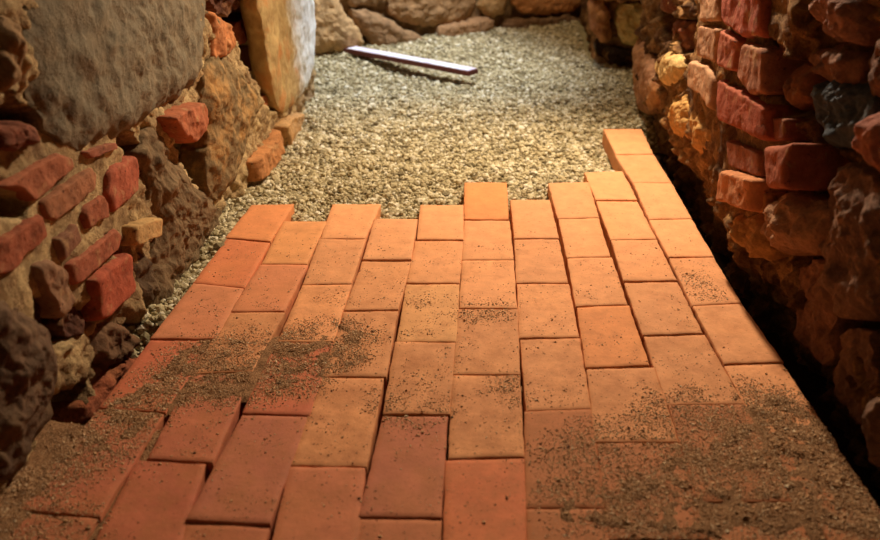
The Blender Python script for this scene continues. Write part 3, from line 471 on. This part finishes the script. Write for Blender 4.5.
for i, (k, d) in enumerate(MASONRY.items()):
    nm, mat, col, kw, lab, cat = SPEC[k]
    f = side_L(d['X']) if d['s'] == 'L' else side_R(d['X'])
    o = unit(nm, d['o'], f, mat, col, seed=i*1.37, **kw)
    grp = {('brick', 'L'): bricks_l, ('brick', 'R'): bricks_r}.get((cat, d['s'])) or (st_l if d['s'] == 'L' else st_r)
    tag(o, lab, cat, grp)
A = np.array([-.85, 4.10]); D = np.array([.57, 4.93])-A; D /= np.linalg.norm(D); N = np.array([D[1], -D[0]])
def on_back(off):
    def f(a, b, h):
        p = A+D*a+N*(off+h); return V((p[0], p[1], b))
    return f
BS = {
 'round': ((164,132,92), 'big smooth rounded boulder at the back left, behind the white-ended jamb', .06),
 'slab_top': ((140,108,74), 'wide brown stone at the top middle of the back wall', .04),
 'low_slab': ((130,100,70), 'low sloping stone at the back wall foot behind the pale board', .04),
 'low_mid': ((142,108,76), 'low brown stone at the back wall foot below the small round stone', .04),
 'mid': ((168,134,92), 'small rounded stone between the two wide stones of the back wall', .05),
 'right_top': ((182,126,78), 'wide orange-tan stone at the top right of the back wall', .04),
 'left_top': ((128,102,72), 'dark stone at the top of the back wall right of rounded boulder', .04),
 'low_right': ((108,80,56), 'dark low ledge stone beneath the wide orange-tan back stone', .02)}
for i, (k, d) in enumerate(BACK.items()):
    col, lab, bl = BS[k]; col = tuple(min(255, v*1.14) for v in col)
    o = unit('boulder' if k == 'round' else 'rubble_stone', d['o'], on_back(d['off']), M_stone, col, bulge=bl*.7, pw=5, depth=.18, amp=.006, jit=.015, soft=2, seed=50+i)
    tag(o, lab, 'boulder' if k == 'round' else 'stone', 'stones of the back wall')
PS = {'pier_yellow': ((216,186,120), 'pale yellow stone block of the far right pier', M_stone_o), 'pier_brown': ((168,112,72), 'narrow brown stone on the left edge of the far right pier', M_stone_o),
 'pier_top': ((170,118,80), 'brown stone at the top of the far right pier', M_stone_o), 'pier_foot': ((66,46,36), 'dark low stone under the yellow block of the far right pier', M_stone)}
for i, (k, o_) in enumerate(PIER.items()):
    col, lab, mt = PS[k]; Y = 3.95 if k == 'pier_foot' else 3.93
    o = unit('rubble_stone', o_, (lambda Y: lambda a, b, h: V((a, Y-h, b)))(Y), mt, col, bulge=.03 if k != 'pier_foot' else -.02, pw=3.5, depth=.16, amp=.012, jit=.012, soft=2, seed=80+i)
    tag(o, lab, 'stone', 'stones of the far right pier')

# ------------------------------------------------------------------ ground
def ngrid(x0, x1, y0, y1, st, fz, name, mat, keep=None):
    nx = int((x1-x0)/st)+1; ny = int((y1-y0)/st)+1
    xs = np.linspace(x0, x1, nx); ys = np.linspace(y0, y1, ny)
    XX, YY = np.meshgrid(xs, ys, indexing='ij'); P = np.stack([XX.ravel(), YY.ravel()], 1)
    Zs = fz(P)
    i, j = np.meshgrid(np.arange(nx-1), np.arange(ny-1), indexing='ij'); a = (i*ny+j).ravel()
    F = np.stack([a, a+ny, a+ny+1, a+1], 1)
    if keep is not None:
        k = keep(P, Zs); F = F[k[F].any(1)]
        used = np.unique(F); mp = -np.ones(len(P), np.int64); mp[used] = np.arange(len(used)); F = mp[F]; P = P[used]; Zs = Zs[used]
    return mesh_np(name, np.concatenate([P, Zs[:, None]], 1), F, 4, mat, True)
tag(ngrid(-2.2, 2.6, -.6, 6.2, .06, lambda P: np.array([-.115+nz((p[0], p[1], 0), 4, 3)*.012 for p in P]), 'floor', M_earth), kind='structure')
tag(ngrid(-2.2, 2.6, -.6, 6.2, .5, lambda P: np.full(len(P), 1.95), 'ceiling', M_ceil), kind='structure')

colx = [(min(b[0][0] for b in c), max(b[1][0] for b in c), max((b[0][1]+b[1][1])/2 for b in c)) for c in BRICKS]
allb = [q for c in BRICKS for q in c]
def brick_sd(P):
    d = np.full(len(P), -9.)
    for q in allb: d = np.maximum(d, sdist(P, q))
    return d
left_edge = sorted([(p[1], p[0]) for q in BRICKS[0] for p in (q[0], q[3])])
LEY = np.array([a for a, b in left_edge]); LEX = np.array([b for a, b in left_edge])
def gz(P):
    x, y = P[:, 0], P[:, 1]
    z = -.040+.014*np.array([nz((a, b, 0), 7, 3) for a, b in P])
    z += .022*np.exp(-((y-3.25-.1*np.sin(3*x))/.28)**2)-.012*np.exp(-((y-2.75)/.2)**2)
    z += .05*np.clip((y-3.9-.55*(x+.3))/.5, 0, 1)
    z -= .02*np.exp(-((x-.50)/.12)**2-((y-2.75)/.28)**2)
    z += .022*np.clip((-.62-x)/.04, 0, 1)*(y < 2.2)
    # sinks away at the near end of the left strip
    z -= .08*np.clip((1.52-y)/.12, 0, 1)
    # dark gap by the right wall
    z -= .09*np.clip((x-(.545+.0*y))/.05, 0, 1)*np.clip((3.05-y)/.1, 0, 1)
    return z
tag(ngrid(-1.6, 1.3, 1.3, 5.2, .02, lambda P: gz(P)-.001, 'gravel_bed', M_gbed), 'packed gravel bed under the loose pebbles beyond the bricks', 'gravel', kind='stuff')

def scatter(pts, z, r, tmpl_v, tmpl_f, name, mat, flat=.7, jitter=.25, smooth=False):
    n = len(pts); nv = len(tmpl_v)
    q = rng.normal(size=(n, 4)); q /= np.linalg.norm(q, axis=1)[:, None]
    a, b, c, d = q.T
    R = np.stack([np.stack([1-2*(c*c+d*d), 2*(b*c-a*d), 2*(b*d+a*c)], 1), np.stack([2*(b*c+a*d), 1-2*(b*b+d*d), 2*(c*d-a*b)], 1), np.stack([2*(b*d-a*c), 2*(c*d+a*b), 1-2*(b*b+c*c)], 1)], 1)
    S = rng.uniform(.65, 1.25, (n, 1, 3))
    v = tmpl_v[None]*S*(1+rng.uniform(-jitter, jitter, (n, nv, 1)))
    v = np.einsum('nij,nkj->nki', R, v); v[:, :, 2] *= flat
    v = v*r[:, None, None]+np.stack([pts[:, 0], pts[:, 1], z], 1)[:, None, :]
    F = (tmpl_f[None]+(np.arange(n)*nv)[:, None, None]).reshape(-1, 3)
    return mesh_np(name, v.reshape(-1, 3), F, 3, mat, smooth)
bm = bmesh.new(); bmesh.ops.create_icosphere(bm, subdivisions=1, radius=1); bm.verts.ensure_lookup_table()
ICO_V = np.array([v.co[:] for v in bm.verts]); ICO_F = np.array([[v.index for v in f.verts] for f in bm.faces]); bm.free()
OCT_V = np.array([(1,0,0),(-1,0,0),(0,1,0),(0,-1,0),(0,0,1),(0,0,-1)], float); OCT_F = np.array([(0,2,4),(2,1,4),(1,3,4),(3,0,4),(2,0,5),(1,2,5),(3,1,5),(0,3,5)])

# gravel pebbles
def gravel_pts():
    out = []
    P = np.stack([rng.uniform(-.77, .66, 42000), rng.uniform(1.95, 3.42, 42000)], 1); out.append(P)
    P = np.stack([rng.uniform(-1.25, 1.0, 40000), rng.uniform(3.3, 4.95, 40000)], 1); out.append(P)
    P = np.stack([rng.uniform(-.80, -.4, 5200), rng.uniform(1.40, 2.1, 5200)], 1); out.append(P)
    P = np.concatenate(out)
    P = P[P[:, 1] < 4.62+.585*P[:, 0]+.05]
    P = P[~((P[:, 0] > .52) & (P[:, 1] > 4.0))]
    sd = np.full(len(P), -9.)
    for q in allb:
        m = (abs(P[:, 0]-(q[0][0]+q[2][0])/2) < .22) & (abs(P[:, 1]-(q[0][1]+q[2][1])/2) < .3)
        if m.any(): sd[m] = np.maximum(sd[m], sdist(P[m], q))
    P = P[sd < -.003]
    # nothing in the joints between bricks or in the gap at the right
    joint = (sd[sd < -.003] > -.012) & (P[:, 1] < 2.1) & (P[:, 0] > np.interp(P[:, 1], LEY, LEX))
    P = P[~joint]
    P = P[~((P[:, 0] > .535) & (P[:, 1] < 2.98))]
    return P
gp = gravel_pts()
r = np.clip(rng.lognormal(math.log(.0054), .36, len(gp)), .003, .0135)
st = gp[:, 0] < -.5
r = np.where(st & (gp[:, 1] < 2.1), r*1.15, r)
z = gz(gp)+r*.25+rng.uniform(-.003, .005, len(gp))
tag(scatter(gp, z, r, ICO_V, ICO_F, 'gravel', M_gravel, .8, .22), 'loose beige pea gravel spread between the bricks and the back wall', 'gravel', kind='stuff')

# grit swept over the near bricks: a thin sandy drift and loose grains
def dens(P):
    d = np.zeros(len(P))
    for w, poly in GRIT:
        if w < .3: continue
        d = np.maximum(d, w*np.clip(sdist(P, poly)/.05+.45, 0, 1))
    return d
def drift(P):
    d = dens(P); n = np.array([nz((a, b, 0), 26, 5)+.35*nz((a, b, 9), 120, 2) for a, b in P])
    z = -.004+np.clip(d+n*.42-.72, -.5, 1)*.011
    ex = np.clip((-.60-P[:, 0])/.03, 0, 1)*(P[:, 1] < 1.13)      # banked against the left wall
    z = np.where(ex > 0, np.maximum(z, -.006+.004*n+.03*np.clip((-.66-P[:, 0])/.12, 0, 1)), z)
    er = np.clip((P[:, 0]-.52)/.06, 0, 1)*(P[:, 1] < 1.36)
    z = np.where(P[:, 0] > .62-.0*P[:, 1], z-.15*np.clip((P[:, 0]-.62)/.04, 0, 1), z)
    return z
BSD = None
def keep_drift(P, Z):
    sd = brick_sd(P)
    left = (P[:, 0] < -.5) & (P[:, 1] < 1.14)
    right = (P[:, 0] > .52) & (P[:, 1] < 1.36)
    return ((sd > -.012) & (Z > -.0045)) | ((left | right) & (Z > -.05))
tag(ngrid(-.80, .70, .70, 2.0, .0055, drift, 'sand_drift', M_sand, keep_drift), 'thin sandy drift lying over the nearest bricks', 'sand', kind='stuff')

gpts = []
for w, poly in GRIT:
    a = np.array(poly); lo, hi = a.min(0), a.max(0); lo = np.maximum(lo, (-.80, .75)); 
    n = int((hi-lo).prod()*w*(430000 if w > .3 else 240000))
    P = rng.uniform(lo, hi, (n, 2)); P = P[inside(P, poly)]+0
    P = P+rng.normal(0, .018 if w > .3 else .03, P.shape)
    nn = np.array([nz((x, y, 3), 14, 4) for x, y in P])
    P = P[rng.uniform(0, 1, len(P)) < (np.clip(.62+nn*.85, 0.06, 1) if w > .3 else np.clip(.10+nn*.7, .03, .5))]
    gpts.append(P)
gpts = np.concatenate(gpts)
sd = np.full(len(gpts), -9.)
for q in allb:
    m = (abs(gpts[:, 0]-(q[0][0]+q[2][0])/2) < .22) & (abs(gpts[:, 1]-(q[0][1]+q[2][1])/2) < .3)
    if m.any(): sd[m] = np.maximum(sd[m], sdist(gpts[m], q))
edge = (gpts[:, 0] < -.5) | ((gpts[:, 0] > .5) & (gpts[:, 1] < 1.36))
ok = (gpts[:, 1] > .75) & (gpts[:, 0] < .63) & (gpts[:, 0] > -.79) & ((sd > 0) | (edge & (gpts[:, 1] < np.where(gpts[:, 0] < 0, 1.14, 1.3))))
gpts = gpts[ok]
r = np.clip(rng.lognormal(math.log(.00112), .42, len(gpts)), .0006, .005)
zb = np.maximum(drift(gpts), .0008)
# sit on the tilted brick tops
tree = mathutils.bvhtree
hit = []
dg = bpy.context.evaluated_depsgraph_get()
trees = []
for o in [o for o in C.objects if o.name.startswith('paving_brick')]:
    loc = o.location
    bvh = mathutils.bvhtree.BVHTree.FromPolygons([v.co+loc for v in o.data.vertices], [p.vertices[:] for p in o.data.polygons])
    bb = [v.co+loc for v in o.data.vertices]
    trees.append((min(p.x for p in bb), max(p.x for p in bb), min(p.y for p in bb), max(p.y for p in bb), bvh))
zt = np.full(len(gpts), -.02)
for x0, x1, y0, y1, bvh in trees:
    m = np.where((gpts[:, 0] > x0) & (gpts[:, 0] < x1) & (gpts[:, 1] > y0) & (gpts[:, 1] < y1))[0]
    for i in m:
        h = bvh.ray_cast(V((gpts[i, 0], gpts[i, 1], .1)), V((0, 0, -1)), .14)
        if h[0] is not None and h[0].z > zt[i]: zt[i] = h[0].z
z = np.maximum(zt, drift(gpts))+r*.1
tag(scatter(gpts, z, r, OCT_V, OCT_F, 'grit', M_grit, .8, .3), 'brown grit and crumbs scattered over the brick floor', 'grit', kind='stuff')

# ------------------------------------------------------------------ the board on the gravel
def board():
    a = V((-.725, 4.10, .014)); b = V((-.042, 3.585, .026)); d = (b-a); L = d.length; d.normalize()
    root = bpy.data.objects.new('wooden_board', None); C.objects.link(root)
    root.location = (a+b)/2; 
    yaw = math.atan2(d.y, d.x); root.rotation_euler = (0.0, -math.asin(d.z), yaw)
    def slab(name, x0, x1, y0, y1, z0, z1, mat, bev):
        bm = bmesh.new(); bmesh.ops.create_cube(bm, size=1)
        for v in bm.verts: v.co = V(((v.co.x+.5)*(x1-x0)+x0, (v.co.y+.5)*(y1-y0)+y0, (v.co.z+.5)*(z1-z0)+z0))
        bmesh.ops.subdivide_edges(bm, edges=[e for e in bm.edges if abs((e.verts[0].co-e.verts[1].co).x) > .1], cuts=24)
        for v in bm.verts:
            v.co.y += nz((v.co.x, 0, seedb[0]), 6, 2)*.003; v.co.z += nz((v.co.x, 2, 1), 4, 2)*.002
        bmesh.ops.bevel(bm, geom=[e for e in bm.edges if e.is_manifold and e.calc_face_angle(0) > .8], offset=bev, segments=2, affect='EDGES')
        me = bpy.data.meshes.new(name); bm.to_mesh(me); bm.free(); me.materials.append(mat)
        o = bpy.data.objects.new(name, me); C.objects.link(o); o.parent = root; return o
    seedb = [3]
    slab('timber_core', -L/2, L/2, -.034, .034, -.012, .009, M_plank_e, .002)
    o = slab('sheen_face', -L/2+.10, L/2-.006, -.031, .031, .0085, .0115, M_plank, .001); o['label'] = 'upper face tinted pale lilac for a cool sheen'
    tag(root, 'narrow board with painted-in lilac sheen lying on the gravel in front of the back wall', 'board')
board()

# ------------------------------------------------------------------ light
def lamp(name, kind, loc, tgt, energy, col, **k):
    d = bpy.data.lights.new(name, kind); d.energy = energy; d.color = col
    for a, v in k.items(): setattr(d, a, v)
    o = bpy.data.objects.new(name, d); C.objects.link(o); o.location = loc
    o.rotation_euler = (V(tgt)-V(loc)).to_track_quat('-Z', 'Y').to_euler(); return o
lamp('warm_spotlight', 'SPOT', (.42, 2.95, 1.5), (.0, 1.84, 0), 208, (1, .81, .57), spot_size=math.radians(104), spot_blend=.8, shadow_soft_size=.05)
lamp('cool_spotlight', 'SPOT', (-.1, 3.9, 1.65), (-.4, 3.78, 0), 190, (.80, .90, 1), spot_size=math.radians(72), spot_blend=.8, shadow_soft_size=.06)
lamp('added_passage_fill', 'POINT', (-.3, .7, 1.6), (0, 1, 0), .9, (1, .72, .46), shadow_soft_size=.12)  # added fill for the near floor and right wall, no source stands here
lamp('added_back_fill', 'POINT', (.25, 3.95, 1.6), (0, 1, 0), 38, (1, .78, .5), shadow_soft_size=.08)  # added fill that brightens the back wall, not a lamp of the room
w = bpy.data.worlds.new('cellar_gloom'); bpy.context.scene.world = w; w.use_nodes = True
w.node_tree.nodes['Background'].inputs[0].default_value = (1, .75, .55, 1); w.node_tree.nodes['Background'].inputs[1].default_value = .02

# ------------------------------------------------------------------ camera
cd = bpy.data.cameras.new('camera'); co = bpy.data.objects.new('camera', cd); C.objects.link(co)
co.location = (0, 0, .918); co.rotation_euler = (math.radians(90-27.4744), 0, math.radians(3.0164))
cd.sensor_width = 36; cd.lens = 825/880*36; cd.clip_start = .02
cd.dof.use_dof = True; cd.dof.focus_distance = 1.95; cd.dof.aperture_fstop = 3.0
sc = bpy.context.scene; sc.camera = co
vs = sc.view_settings; vs.view_transform = 'Standard'; vs.look = 'None'; vs.gamma = 1; vs.exposure = 0; vs.use_curve_mapping = False
